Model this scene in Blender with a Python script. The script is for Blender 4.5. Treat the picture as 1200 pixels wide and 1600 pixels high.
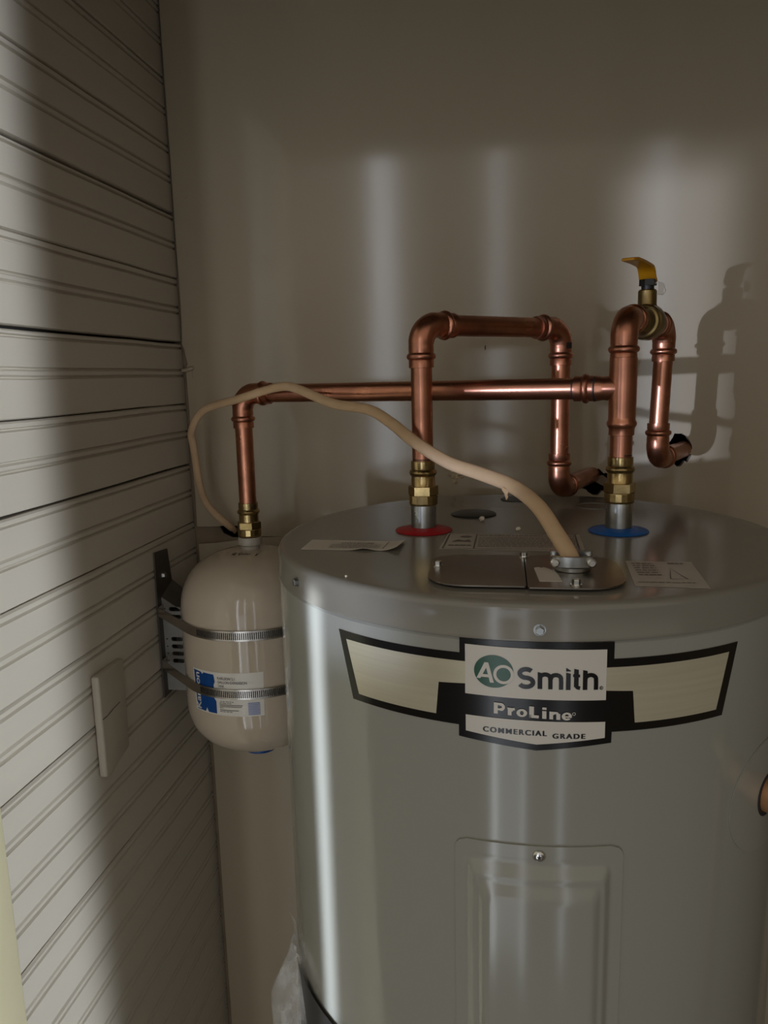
import bpy, bmesh, math, random
from mathutils import Vector, Matrix
random.seed(7)
for o in list(bpy.data.objects): bpy.data.objects.remove(o)
S = bpy.context.scene
COL = S.collection
H = 1.45                      # height of the eye above the floor; z below is written relative to it
PI = math.pi

# ------------------------------------------------------------------ camera
cam = bpy.data.cameras.new('camera'); co = bpy.data.objects.new('camera', cam); COL.objects.link(co)
cam.sensor_fit = 'AUTO'; cam.sensor_width = 36.0; cam.lens = 1187/1600*36; cam.clip_start = 0.01
r_ = Vector((0.98811582, 0.15176446, -0.02438599)); d_ = Vector((0.00307108, -0.17810855, -0.98400605)); f_ = Vector((-0.1536805, 0.97223706, -0.17645795))
m = Matrix((r_, -d_, -f_)).transposed().to_4x4(); m.translation = (0, 0, H)
co.matrix_world = m
S.camera = co

# ------------------------------------------------------------------ light and exposure
S.view_settings.view_transform = 'Standard'; S.view_settings.look = 'None'
S.view_settings.gamma = 1.0; S.view_settings.use_curve_mapping = False
S.view_settings.exposure = 0.08
S.cycles.use_light_tree = False        # the narrow beams are sampled as often as the wide ones
w = bpy.data.worlds.new('porch_sky'); S.world = w; w.use_nodes = True
wn = w.node_tree; bg = wn.nodes['Background']; bg.inputs[1].default_value = 0.37
geo_ = wn.nodes.new('ShaderNodeTexCoord'); sep = wn.nodes.new('ShaderNodeSeparateXYZ'); ramp = wn.nodes.new('ShaderNodeMapRange'); mixc = wn.nodes.new('ShaderNodeMix'); mixc.data_type = 'RGBA'
ramp.inputs[1].default_value = -0.12; ramp.inputs[2].default_value = 0.18
mixc.inputs[6].default_value = (0.17, 0.13, 0.09, 1); mixc.inputs[7].default_value = (1.0, 0.88, 0.73, 1)      # brown ground, pale overcast sky
wn.links.new(geo_.outputs['Generated'], sep.inputs[0]); wn.links.new(sep.outputs[2], ramp.inputs[0]); wn.links.new(ramp.outputs[0], mixc.inputs[0]); wn.links.new(mixc.outputs[2], bg.inputs[0])

def area(name, loc, target, sx, sy, power, col, spread=180):
    l = bpy.data.lights.new(name, 'AREA'); l.shape = 'RECTANGLE'; l.size = sx; l.size_y = sy
    l.energy = power; l.color = col; l.spread = math.radians(spread)
    o = bpy.data.objects.new(name, l); COL.objects.link(o)
    loc = Vector((loc[0], loc[1], loc[2]+H)); target = Vector((target[0], target[1], target[2]+H))
    o.location = loc
    o.rotation_euler = (target-loc).to_track_quat('-Z', 'Y').to_euler()
    return o
DAY = (0.92, 0.95, 1.0)
# daylight between the posts of the porch behind the camera; the ground outside lies lower
COOL = (0.86, 0.92, 1.0)
area('porch_gap_light', (-0.70, -2.5, -0.9), (-0.70, 0.8, -0.9), 0.13, 4.4, 10.0, COOL)
area('porch_gap_light', (-0.36, -2.5, -1.7), (-0.36, 0.8, -1.7), 0.52, 2.6, 4.5, COOL)
area('porch_gap_light', (-0.03, -2.5, -0.9), (-0.03, 0.8, -0.9), 0.10, 4.4, 4.6, COOL)
area('porch_gap_light', (0.86, -2.5, -0.9), (0.86, 0.8, -0.9), 0.11, 4.4, 4.0, COOL)
# low daylight from the left: throws the pipe shadows on the back wall and a bright stripe on the heater
area('porch_side_light', (-2.41, -2.575, -0.28), (0.222, 1.075, 0.03), 0.105, 0.44, 0.084, (0.62, 0.72, 1.0), 1.1)
area('porch_side_light', (-3.15, -2.70, -0.73), (-0.161, 0.618, -0.73), 0.020, 1.10, 0.145, (0.76, 0.84, 1.0), 0.35)
# beam from the right on the near end of the boarded wall
area('porch_right_light', (1.45, -1.75, -0.2), (-0.464, 0.49, -0.2), 0.30, 2.2, 1.75, COOL, 1.4)

# ------------------------------------------------------------------ materials
def lin(c):
    return tuple(((v/255)/12.92 if v/255 <= 0.04045 else ((v/255+0.055)/1.055)**2.4) for v in c)
def mat(name, rgb, rough=0.5, metal=0.0, coat=0.0, var=0.0, vscale=20.0, bump=0.0, bscale=200.0, rvar=0.0, stretch=None, spec=0.5, alpha=1.0, trans=0.0, rgb2=None):
    m = bpy.data.materials.new(name); m.use_nodes = True
    nt = m.node_tree; N = nt.nodes; L = nt.links; b = N['Principled BSDF']
    c = lin(rgb)
    b.inputs['Base Color'].default_value = (*c, 1); b.inputs['Roughness'].default_value = rough
    b.inputs['Metallic'].default_value = metal; b.inputs['Coat Weight'].default_value = coat
    b.inputs['Coat Roughness'].default_value = 0.08
    b.inputs['Specular IOR Level'].default_value = spec; b.inputs['Alpha'].default_value = alpha
    b.inputs['Transmission Weight'].default_value = trans
    if var or rvar or bump:
        tc = N.new('ShaderNodeTexCoord'); mp = N.new('ShaderNodeMapping'); L.new(tc.outputs['Object'], mp.inputs[0])
        if stretch: mp.inputs['Scale'].default_value = stretch
        nz = N.new('ShaderNodeTexNoise'); nz.inputs['Scale'].default_value = vscale; nz.inputs['Detail'].default_value = 6; L.new(mp.outputs[0], nz.inputs['Vector'])
        if var:
            rp = N.new('ShaderNodeMapRange'); rp.inputs[1].default_value = 0.3; rp.inputs[2].default_value = 0.7
            L.new(nz.outputs[0], rp.inputs[0])
            mx = N.new('ShaderNodeMix'); mx.data_type = 'RGBA'
            c2 = lin(rgb2) if rgb2 else tuple(v*(1-var) for v in c)
            mx.inputs[6].default_value = (*c, 1); mx.inputs[7].default_value = (*c2, 1)
            L.new(rp.outputs[0], mx.inputs[0]); L.new(mx.outputs[2], b.inputs['Base Color'])
        if rvar:
            rr = N.new('ShaderNodeMapRange'); rr.inputs[3].default_value = max(0.02, rough-rvar); rr.inputs[4].default_value = rough+rvar
            L.new(nz.outputs[0], rr.inputs[0]); L.new(rr.outputs[0], b.inputs['Roughness'])
        if bump:
            n2 = N.new('ShaderNodeTexNoise'); n2.inputs['Scale'].default_value = bscale; n2.inputs['Detail'].default_value = 4; L.new(mp.outputs[0], n2.inputs['Vector'])
            bp = N.new('ShaderNodeBump'); bp.inputs['Strength'].default_value = bump; bp.inputs['Distance'].default_value = 0.002
            L.new(n2.outputs[0], bp.inputs['Height']); L.new(bp.outputs[0], b.inputs['Normal'])
    return m
MT = dict(
 board=mat('white_board_paint', (208, 201, 187), 0.5, var=0.10, vscale=9, bump=0.12, bscale=60, stretch=(1, 0.25, 1)),
 wall=mat('beige_wall_paint', (176, 162, 138), 0.115, var=0.07, vscale=5, bump=0.035, bscale=14, rvar=0.03, stretch=(1, 1, 0.25)),
 back=mat('raw_wall_backing', (140, 124, 102), 0.9, var=0.3, vscale=30),
 dark=mat('hollow_shade_and_chips', (24, 20, 17), 0.95),  # near-black puts the shade of wall hollows into colour; chip and crack share it
 cream=mat('cream_jamb_paint', (228, 220, 184), 0.55, var=0.05, vscale=12, bump=0.05),
 plain=mat('porch_ceiling_paint', (120, 108, 92), 0.8, var=0.1),
 floor=mat('grey_concrete', (110, 104, 96), 0.9, var=0.2, bump=0.2),
 heater=mat('grey_enamel', (150, 150, 140), 0.13, var=0.03, vscale=3, bump=0.004, bscale=12, rvar=0.03, spec=0.5),
 heatertop=mat('grey_enamel_top', (130, 126, 115), 0.16, var=0.03, vscale=6, bump=0.006, bscale=20),
 copper=mat('copper', (206, 142, 114), 0.30, 1.0, var=0.35, vscale=35, rvar=0.10, bump=0.05, bscale=50),
 brass=mat('brass', (190, 166, 116), 0.24, 1.0, var=0.3, vscale=60, rvar=0.1, bump=0.08, bscale=90),
 oldbrass=mat('dull_brass', (150, 128, 84), 0.34, 1.0, var=0.4, vscale=70, rvar=0.1),
 zinc=mat('galvanised_steel', (176, 178, 176), 0.3, 1.0, var=0.25, vscale=60, rvar=0.1),
 steel=mat('brushed_steel', (150, 142, 130), 0.33, 1.0, var=0.2, vscale=12, rvar=0.06),
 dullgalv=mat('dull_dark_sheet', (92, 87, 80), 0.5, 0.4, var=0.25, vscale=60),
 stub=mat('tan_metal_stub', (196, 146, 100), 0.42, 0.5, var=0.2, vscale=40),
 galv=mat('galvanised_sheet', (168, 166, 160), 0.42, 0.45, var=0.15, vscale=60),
 stainless=mat('stainless_band', (190, 184, 176), 0.27, 1.0, var=0.15, vscale=40),
 chrome=mat('bright_screw', (215, 215, 210), 0.2, 1.0),
 slot=mat('strap_slot', (40, 37, 34), 0.7),
 red=mat('red_plastic', (168, 18, 30), 0.42, var=0.1),
 blue=mat('blue_plastic', (10, 92, 168), 0.42, var=0.1),
 black=mat('black_plastic', (22, 21, 20), 0.35),
 tank=mat('cream_enamel', (182, 168, 148), 0.10, var=0.03, vscale=6, bump=0.01, bscale=15),
 neck=mat('white_nylon', (160, 152, 138), 0.4),
 cable=mat('tan_cable_jacket', (200, 168, 130), 0.55, var=0.16, vscale=30, bump=0.25, bscale=120),
 yellow=mat('yellow_vinyl', (186, 128, 14), 0.38, var=0.12, vscale=60),
 white=mat('white_label', (208, 203, 192), 0.3, spec=0.4),
 silver=mat('brushed_silver_foil', (205, 198, 172), 0.34, 0.35, var=0.1, vscale=8, stretch=(1, 1, 40)),
 lblack=mat('label_black', (16, 15, 14), 0.22),
 green=mat('label_green', (18, 76, 50), 0.25),
 lblue=mat('label_blue', (8, 62, 122), 0.3),
 pale=mat('label_pale_blue', (120, 132, 172), 0.4),
 paper=mat('paper', (206, 198, 184), 0.5, var=0.05, bump=0.1),
 clearlabel=mat('grey_clear_label', (178, 170, 156), 0.35, var=0.1, vscale=30),
 ink=mat('print_ink', (86, 80, 72), 0.4),
 inkdark=mat('marker_ink', (30, 26, 24), 0.5),
 crumb=mat('foam_crumb', (220, 210, 190), 0.8),
 plaster=mat('plaster', (226, 206, 172), 0.9, bump=0.3),
 wood=mat('batten_paint', (188, 180, 164), 0.5, var=0.1, vscale=20, bump=0.1, bscale=50),
 booklet=mat('dark_booklet_cover', (15, 15, 18), 0.3),
)
def film_material():
    m = mat('clear_film', (225, 228, 230), 0.12)
    nt = m.node_tree; N = nt.nodes; L = nt.links; b = N['Principled BSDF']; out = N['Material Output']
    tr = N.new('ShaderNodeBsdfTransparent'); mx = N.new('ShaderNodeMixShader')
    tc = N.new('ShaderNodeTexCoord'); nz = N.new('ShaderNodeTexNoise'); nz.inputs['Scale'].default_value = 45; nz.inputs['Detail'].default_value = 5
    rp = N.new('ShaderNodeMapRange'); rp.inputs[1].default_value = 0.35; rp.inputs[2].default_value = 0.75; rp.inputs[3].default_value = 0.16; rp.inputs[4].default_value = 0.55
    L.new(tc.outputs['Object'], nz.inputs['Vector']); L.new(nz.outputs[0], rp.inputs[0]); L.new(rp.outputs[0], mx.inputs[0])
    bp = N.new('ShaderNodeBump'); bp.inputs['Strength'].default_value = 0.5; bp.inputs['Distance'].default_value = 0.004
    L.new(nz.outputs[0], bp.inputs['Height']); L.new(bp.outputs[0], b.inputs['Normal'])
    L.new(tr.outputs[0], mx.inputs[1]); L.new(b.outputs[0], mx.inputs[2]); L.new(mx.outputs[0], out.inputs[0])
    return m
MT['film'] = film_material()

# ------------------------------------------------------------------ mesh helpers (coordinates relative to the eye height)
class MB:
    def __init__(s): s.v = []; s.f = []
    def add(s, vs, fs):
        k = len(s.v); s.v += [tuple(p) for p in vs]; s.f += [tuple(i+k for i in f) for f in fs]; return s
    def box(s, x0, x1, y0, y1, z0, z1):
        return s.add([(x0,y0,z0),(x1,y0,z0),(x1,y1,z0),(x0,y1,z0),(x0,y0,z1),(x1,y0,z1),(x1,y1,z1),(x0,y1,z1)],
                     [(0,3,2,1),(4,5,6,7),(0,1,5,4),(1,2,6,5),(2,3,7,6),(3,0,4,7)])
    def tube(s, path, rad, n=24, caps=True, up=None, flat=1.0):
        P = [Vector(p) for p in path]; R = rad if isinstance(rad, (list, tuple)) else [rad]*len(P)
        T = []
        for i in range(len(P)):
            a = P[max(0, i-1)]; b = P[min(len(P)-1, i+1)]; T.append((b-a).normalized())
        ref = Vector(up) if up else (Vector((0,0,1)) if abs(T[0].z) < 0.9 else Vector((1,0,0)))
        u = (ref - T[0]*ref.dot(T[0])).normalized(); k = len(s.v)
        for i, p in enumerate(P):
            if up: ref = Vector(up); u2 = ref - T[i]*ref.dot(T[i]); u = u2.normalized() if u2.length > 1e-3 else u
            else: u = (u - T[i]*u.dot(T[i])).normalized()
            v = T[i].cross(u)
            for j in range(n):
                a = 2*PI*j/n; s.v.append(tuple(p + u*(R[i]*math.cos(a)) + v*(R[i]*flat*math.sin(a))))
        for i in range(len(P)-1):
            for j in range(n):
                a = k+i*n+j; b = k+i*n+(j+1) % n; s.f.append((a, b, b+n, a+n))
        if caps:
            s.f.append(tuple(k+j for j in range(n-1, -1, -1))); e = k+(len(P)-1)*n; s.f.append(tuple(e+j for j in range(n)))
        return s
    def lathe(s, prof, c, n=48, rot=0.0):
        k = len(s.v); cx, cy = c
        for r, z in prof:
            for j in range(n):
                a = rot+2*PI*j/n; s.v.append((cx+r*math.cos(a), cy+r*math.sin(a), z))
        for i in range(len(prof)-1):
            for j in range(n):
                a = k+i*n+j; b = k+i*n+(j+1) % n; s.f.append((a, b, b+n, a+n))
        if prof[0][0] > 1e-5: s.f.append(tuple(k+j for j in range(n-1, -1, -1)))
        if prof[-1][0] > 1e-5: e = k+(len(prof)-1)*n; s.f.append(tuple(e+j for j in range(n)))
        return s
    def build(s, name, m, parent=None, smooth=38, bevel=0.0, bseg=2):
        me = bpy.data.meshes.new(name)
        off = Vector((0, 0, H))
        root = parent
        while root is not None and root.parent is not None: root = root.parent
        o = bpy.data.objects.new(name, me)
        if root is not None: base = root.location
        else:
            xs = [p[0] for p in s.v]; ys = [p[1] for p in s.v]; zs = [p[2] for p in s.v]
            base = Vector(((min(xs)+max(xs))/2, (min(ys)+max(ys))/2, min(zs)+H)); o.location = base
        me.from_pydata([tuple(Vector(p)+off-base) for p in s.v], [], s.f)
        bm = bmesh.new(); bm.from_mesh(me)
        bmesh.ops.remove_doubles(bm, verts=bm.verts, dist=1e-6)
        bmesh.ops.recalc_face_normals(bm, faces=bm.faces)
        if bevel:
            es = [e for e in bm.edges if len(e.link_faces) == 2 and e.calc_face_angle(0) > 0.6]
            bmesh.ops.bevel(bm, geom=es, offset=bevel, segments=bseg, profile=0.5, affect='EDGES')
        bm.to_mesh(me); bm.free()
        if smooth:
            for p in me.polygons: p.use_smooth = True
            me.set_sharp_from_angle(angle=math.radians(smooth))
        me.materials.append(MT[m]); COL.objects.link(o)
        if parent is not None: o.parent = parent
        return o
def tag(o, label=None, cat=None, group=None, kind=None):
    for k, v in (('label', label), ('category', cat), ('group', group), ('kind', kind)):
        if v: o[k] = v
    return o
def thing(name, loc, label, cat, group=None):
    o = bpy.data.objects.new(name, None); COL.objects.link(o); o.location = (loc[0], loc[1], loc[2]+H); o.empty_display_size = 0.05
    return tag(o, label, cat, group)
def take(o):                                   # temp curve or text object -> 2D verts and faces
    COL.objects.link(o); bpy.context.view_layer.update()
    me = bpy.data.meshes.new_from_object(o.evaluated_get(bpy.context.evaluated_depsgraph_get()))
    v = [tuple(p.co) for p in me.vertices]; f = [tuple(p.vertices) for p in me.polygons]
    d = o.data; bpy.data.objects.remove(o); bpy.data.curves.remove(d); bpy.data.meshes.remove(me)
    return v, f
def fill2d(loops, thick=0.0):
    c = bpy.data.curves.new('outline', 'CURVE'); c.dimensions = '2D'; c.fill_mode = 'BOTH'; c.extrude = thick/2
    for lp in loops:
        sp = c.splines.new('POLY'); sp.points.add(len(lp)-1); sp.use_cyclic_u = True
        for i, p in enumerate(lp): sp.points[i].co = (p[0], p[1], 0, 1)
    return take(bpy.data.objects.new('outline', c))
def text2d(txt, box, bold=0.0, rot=0.0, spacing=1.0):    # text fitted to a box (x0, x1, y0, y1)
    c = bpy.data.curves.new('lettering', 'FONT'); c.body = txt; c.offset = bold; c.space_character = spacing; c.resolution_u = 6
    v, f = take(bpy.data.objects.new('lettering', c))
    if rot:
        cr, sr = math.cos(rot), math.sin(rot); v = [(x*cr-y*sr, x*sr+y*cr, z) for x, y, z in v]
    xs = [p[0] for p in v]; ys = [p[1] for p in v]; x0, x1, y0, y1 = box
    return [(x0+(p[0]-min(xs))/(max(xs)-min(xs))*(x1-x0), y0+(p[1]-min(ys))/(max(ys)-min(ys))*(y1-y0), 0) for p in v], f
def slice2d(v, f, step, axis=0):               # cut a flat piece so it can follow a curve
    bm = bmesh.new(); vs = [bm.verts.new(p) for p in v]
    for q in f:
        try: bm.faces.new([vs[i] for i in q])
        except ValueError: pass
    lo = min(p[axis] for p in v); hi = max(p[axis] for p in v); k = math.floor(lo/step)*step+step
    nrm = Vector((1,0,0)) if axis == 0 else Vector((0,1,0))
    while k < hi:
        pt = Vector((k,0,0)) if axis == 0 else Vector((0,k,0))
        bmesh.ops.bisect_plane(bm, geom=bm.verts[:]+bm.edges[:]+bm.faces[:], plane_co=pt, plane_no=nrm, dist=1e-7); k += step
    bm.verts.index_update(); v2 = [tuple(p.co) for p in bm.verts]; f2 = [tuple(q.index for q in p.verts) for p in bm.faces]; bm.free()
    return v2, f2
def wrap(vf, c, r, d, step=0.004):             # (arc length, height) on a vertical cylinder
    v, f = slice2d(*vf, step) if step else vf
    out = []
    for s_, z, t in v:
        a = s_/r; q = r+d+t; out.append((c[0]+q*math.sin(a), c[1]-q*math.cos(a), z))
    return MB().add(out, f)
def circ(cx, cy, rx, ry=None, n=40, a0=0, a1=2*PI):
    ry = ry or rx; full = abs(a1-a0-2*PI) < 1e-6; k = n if full else n-1
    return [(cx+rx*math.cos(a0+(a1-a0)*i/k), cy+ry*math.sin(a0+(a1-a0)*i/k)) for i in range(n)]
def rrect(x0, x1, y0, y1, r, n=6):
    rs = r if isinstance(r, (list, tuple)) else [r]*4
    out = []
    for (cx, cy, a, q) in ((x1, y1, 0, rs[0]), (x0, y1, 90, rs[1]), (x0, y0, 180, rs[2]), (x1, y0, 270, rs[3])):
        sx = -1 if cx == x1 else 1; sy = -1 if cy == y1 else 1
        if q < 1e-5: out.append((cx, cy)); continue
        for i in range(n+1):
            t = math.radians(a+90*i/n); out.append((cx+sx*q+q*math.cos(t), cy+sy*q+q*math.sin(t)))
    return out
def ragged(cx, cy, rx, ry, n=22, j=0.22):
    return [(cx+rx*(1+random.uniform(-j, j))*math.cos(2*PI*i/n), cy+ry*(1+random.uniform(-j, j))*math.sin(2*PI*i/n)) for i in range(n)]
def stroke(pts, w):                            # a flat pen stroke in 2D
    v = []; f = []
    for i, p in enumerate(pts):
        a = Vector(pts[max(0, i-1)]); b = Vector(pts[min(len(pts)-1, i+1)]); t = (b-a).normalized(); n = Vector((-t.y, t.x))*w/2
        v += [(p[0]+n.x, p[1]+n.y, 0), (p[0]-n.x, p[1]-n.y, 0)]
        if i: f.append((2*i-2, 2*i-1, 2*i+1, 2*i))
    return v, f
def join2d(*parts):
    V = []; F = []
    for v, f in parts: k = len(V); V += v; F += [tuple(i+k for i in q) for q in f]
    return V, F
def bars2d(rows):                              # lines of fine print: (x0, x1, y, height, broken)
    V = []; F = []
    for x0, x1, y, h, broken in rows:
        x = x0
        while x < x1-1e-6:
            e = min(x1, x+(random.uniform(0.002, 0.006) if broken else x1-x0)); k = len(V)
            V += [(x, y, 0), (e, y, 0), (e, y+h, 0), (x, y+h, 0)]; F.append((k, k+1, k+2, k+3))
            x = e+(random.uniform(0.0006, 0.0014) if broken else 1)
    return V, F

# ------------------------------------------------------------------ the setting
WY = 1.075; WX = -0.464; CEIL = 0.78; FL = -H
tag(MB().box(-1.2, 1.2, -0.3, 1.30, FL-0.05, FL).build('floor', 'floor', smooth=0), 'grey floor under the tall grey water heater', 'floor', kind='structure')
tag(MB().box(-0.62, 0.75, 0.30, 1.30, CEIL, CEIL+0.05).build('ceiling', 'plain', smooth=0), 'dim painted ceiling above the closet', 'ceiling', kind='structure')
tag(MB().box(0.62, 0.70, 0.30, 1.30, FL, CEIL).build('wall_right', 'wall', smooth=0), 'plain beige side wall right of the water heater', 'wall', kind='structure')

tag(MB().box(-0.62, 0.70, 0.36, 0.42, 0.48, CEIL).build('wall_front', 'plain', smooth=0), 'painted header over the closet opening', 'wall', kind='structure')

# boarded left wall
wl = MB().box(WX-0.09, WX-0.0125, 0.48, 1.30, FL, CEIL).build('wall_left', 'dark', smooth=0)
tag(wl, 'white wall of horizontal beaded boards left of the tanks', 'wall', kind='structure')
BW = 0.08934
zt = 0.41323+BW*4; seam = -4
GAPS = {0: 0.0020, 1: 0.0012, 2: 0.0034, 3: 0.0005, 4: 0.0030, 5: 0.0012, 6: 0.0026, 7: 0.0012, 9: 0.0028, 11: 0.0026, 12: 0.0016}
while zt > FL+0.02:
    zb = max(zt-BW, FL+0.001); top = min(zt, CEIL-0.001); wdt = BW
    gap = GAPS.get(seam, 0.0010); seam += 1; pr = random.uniform(-0.0006, 0.0006); c = wdt/2
    prof = [(gap, -0.0115), (gap, -0.003), (gap+0.0018, 0), (0.0072, 0.0), (0.0085, -0.0040), (0.0095, -0.0038), (0.0112, 0),
            (c-0.0062, 0), (c-0.0049, -0.0040), (c-0.0040, -0.0036), (c-0.0018, -0.0002), (c+0.0018, -0.0002), (c+0.0040, -0.0036), (c+0.0049, -0.0040), (c+0.0062, 0),
            (wdt-0.0016, 0), (wdt-0.0002, -0.0028), (wdt-0.0002, -0.0115)]
    b = MB(); ny = 9; jit = [random.uniform(-0.0005, 0.0005) for _ in range(ny)]
    for i in range(ny):
        y = 0.50+(1.0795-0.50)*i/(ny-1)
        b.v += [(WX+pr+x, y, max(min(zt-dz+jit[i], CEIL-0.001), FL+0.001)) for dz, x in prof]
    n = len(prof)
    for i in range(ny-1):
        for j in range(n): a = i*n+j; a2 = i*n+(j+1) % n; b.f.append((a, a2, a2+n, a+n))
    b.f.append(tuple(range(n))); b.f.append(tuple(range((ny-1)*n, ny*n)))
    b.build('board', 'board', wl, smooth=30)
    zt -= BW

# back wall: backing, two painted sheets, a gap between them and three rough pipe holes
holeC = ragged(0.2365, -0.107, 0.0165, 0.0205); holeH = ragged(0.1280, -0.1520, 0.0235, 0.0155)
backing = fill2d([[(-0.60, FL), (0.66, FL), (0.66, CEIL), (-0.60, CEIL)], [(x*1.0, y) for x, y in holeC], holeH,
                  [(-0.426, -0.2160), (-0.405, -0.2120), (-0.37, -0.2130), (-0.366, -0.227), (-0.375, -0.2360), (-0.405, -0.2365), (-0.419, -0.2300)]], 0.004)
b = MB().add([(x, WY+0.0085+t, y) for x, y, t in backing[0]], backing[1])
wb = b.build('wall_back', 'back', smooth=0); tag(wb, 'dull beige back wall behind the copper pipes and water heater', 'wall', kind='structure')
MB().box(-0.60, 0.66, 1.17, 1.30, FL, CEIL).build('cavity_shade_board', 'dark', wb, smooth=0)  # added board, its black stands in for the unlit hollow behind the holes
edge = [(-0.4606, 0.775), (-0.4600, 0.60), (-0.4604, 0.42), (-0.4596, 0.30), (-0.4600, 0.20), (-0.4594, 0.12), (-0.4600, 0.075), (-0.4618, 0.052),
        (-0.4590, 0.046), (-0.4570, 0.034), (-0.4548, 0.024), (-0.4570, 0.020), (-0.4582, 0.010), (-0.4574, -0.05), (-0.4588, -0.11), (-0.4572, -0.17), (-0.4578, -0.2185)]
lowedge = [(-0.43, -0.2183), (-0.418, -0.2172), (-0.40, -0.2168), (-0.385, -0.2178), (-0.376, -0.2260), (-0.368, -0.2330), (-0.33, -0.2327), (0.61, -0.2327)]
up = fill2d([edge+lowedge+[(0.61, 0.775)], holeC, holeH], 0.0055)
MB().add([(x, WY+0.00275+t, y) for x, y, t in up[0]], up[1]).build('panel', 'wall', wb, smooth=0)
lo = fill2d([[(-0.4572, -0.2458), (-0.43, -0.2436), (-0.40, -0.2400), (-0.36, -0.2345), (-0.33, -0.2330), (0.61, -0.2330), (0.61, FL+0.01), (-0.4560, FL+0.01), (-0.4572, -0.9), (-0.4562, -0.6), (-0.4576, -0.4)]], 0.0055)
MB().add([(x, WY+0.00275+t, y) for x, y, t in lo[0]], lo[1]).build('panel', 'wall', wb, smooth=0)
MB().add([(0.1180, WY-0.001, -0.1440), (0.1370, WY-0.002, -0.1420), (0.1440, WY-0.004, -0.1475), (0.1400, WY-0.002, -0.1580), (0.1300, WY+0.001, -0.1530), (0.1180, WY+0.0035, -0.1450), (0.1370, WY+0.0025, -0.1430), (0.1440, WY+0.0005, -0.1485), (0.1400, WY+0.0025, -0.1590), (0.1300, WY+0.0055, -0.1540)],
         [(0,1,2,3,4),(5,9,8,7,6),(0,5,6,1),(1,6,7,2),(2,7,8,3),(3,8,9,4),(4,9,5,0)]).build('torn_flake', 'back', wb, smooth=0)
for x, z, r in ((-0.4447, 0.359, 0.0032), (-0.4412, 0.255, 0.0022), (-0.4394, 0.1093, 0.0026), (-0.0106, 0.244, 0.0034), (0.118, 0.335, 0.002)):
    MB().tube([(x, WY-0.0004, z), (x, WY+0.0015, z)], [r, r*1.1], 14).build('nail_head', 'wall', wb)
MB().add([(-0.0243, WY-0.0006, 0.0305), (-0.0228, WY-0.0006, 0.033), (-0.0232, WY-0.0006, 0.0385), (-0.0244, WY-0.0006, 0.036),
          (-0.0243, WY+0.001, 0.0305), (-0.0228, WY+0.001, 0.033), (-0.0232, WY+0.001, 0.0385), (-0.0244, WY+0.001, 0.036)],
         [(0,1,2,3),(0,1,5,4),(1,2,6,5),(2,3,7,6),(3,0,4,7)]).build('dark_chip', 'dark', wb, smooth=0)
# cream door jamb at the near end of the boarded wall
b = MB().box(-0.56, -0.4600, 0.47, 0.5855, FL, CEIL)
tag(b.build('trim_1', 'cream', bevel=0.003), 'cream painted door jamb at the near end of boarded wall', 'trim', kind='structure')

# ------------------------------------------------------------------ water heater
C = (0.022, 0.797); R = 0.256; ZT = -0.165
wh = thing('water_heater', (C[0], C[1], FL), 'tall grey round electric water heater with black and silver badge', 'water heater')
MB().lathe([(R-0.004, FL+0.002), (R, FL+0.01), (R, -0.197), (R-0.0012, -0.1955), (R-0.0012, -0.185)], C, 160).build('jacket', 'heater', wh)
pr = [(R+0.0004, -0.1945), (R+0.0014, -0.1938), (R+0.0014, -0.1915), (R+0.0004, -0.1900)]
for i in range(9):
    a = PI/2*i/8; pr.append((R-0.0065+0.0069*math.cos(a), ZT-0.0065+0.0065*math.sin(a)))
pr += [(R-0.02, ZT), (0.18, ZT), (0.1, ZT), (0.0, ZT)]
MB().lathe(pr, C, 160).build('top_pan', 'heatertop', wh)
def on_jacket(s_, z, d=0.0):
    a = s_/R; return Vector((C[0]+(R+d)*math.sin(a), C[1]-(R+d)*math.cos(a), z)), Vector((math.sin(a), -math.cos(a), 0))
for s_, z in ((-0.2358, -0.1807), (0.0053, -0.1852), (0.238, -0.182)):
    p, n = on_jacket(s_, z)
    b = MB().tube([p-n*0.001, p+n*0.0008], 0.0046, 20).tube([p+n*0.0008, p+n*0.0036, p+n*0.0042], [0.0036, 0.0036, 0.003], 6)
    b.build('hex_screw', 'zinc', wh, smooth=25)

# badge
bk = [(-0.1681, -0.2069), (-0.110, -0.2069), (-0.0538, -0.2064), (-0.0538, -0.1943), (0.0600, -0.1950), (0.0600, -0.2082), (0.1708, -0.2090),
      (0.1571, -0.2665), (0.0597, -0.2655), (0.0595, -0.2742), (0.0040, -0.2800), (-0.0546, -0.2738), (-0.0546, -0.2645), (-0.1530, -0.2645)]
badge = wrap(fill2d([bk]), C, R, 0.0004).build('badge', 'lblack', wh); badge['label'] = 'black badge with silver wings and white name panels'
wrap(fill2d([[(-0.1588, -0.2135), (-0.049, -0.2128), (-0.049, -0.2304), (-0.0704, -0.2320), (-0.0728, -0.2582), (-0.1458, -0.2582)]]), C, R, 0.0008).build('silver_wing', 'silver', badge)
wrap(fill2d([[(0.0545, -0.2145), (0.1608, -0.2153), (0.1499, -0.2602), (0.0772, -0.2593), (0.0750, -0.2340), (0.0545, -0.2325)]]), C, R, 0.0008).build('silver_wing', 'silver', badge)
wrap(fill2d([[(-0.0494, -0.1989), (0.0544, -0.2005), (0.0544, -0.2398), (-0.0494, -0.2382)]]), C, R, 0.0009).build('name_panel', 'white', badge)
wrap(fill2d([[(-0.0491, -0.2553), (0.0544, -0.2570), (0.0544, -0.2698), (0.0039, -0.2750), (-0.0491, -0.2684)]]), C, R, 0.0008).build('grade_panel', 'white', badge)
wrap(fill2d([circ(-0.0279, -0.2187, 0.0146, 0.0128, 48)]), C, R, 0.0012).build('green_oval', 'green', badge)
U = 0.0000979                                   # width of one unit of lettering layout
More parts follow.
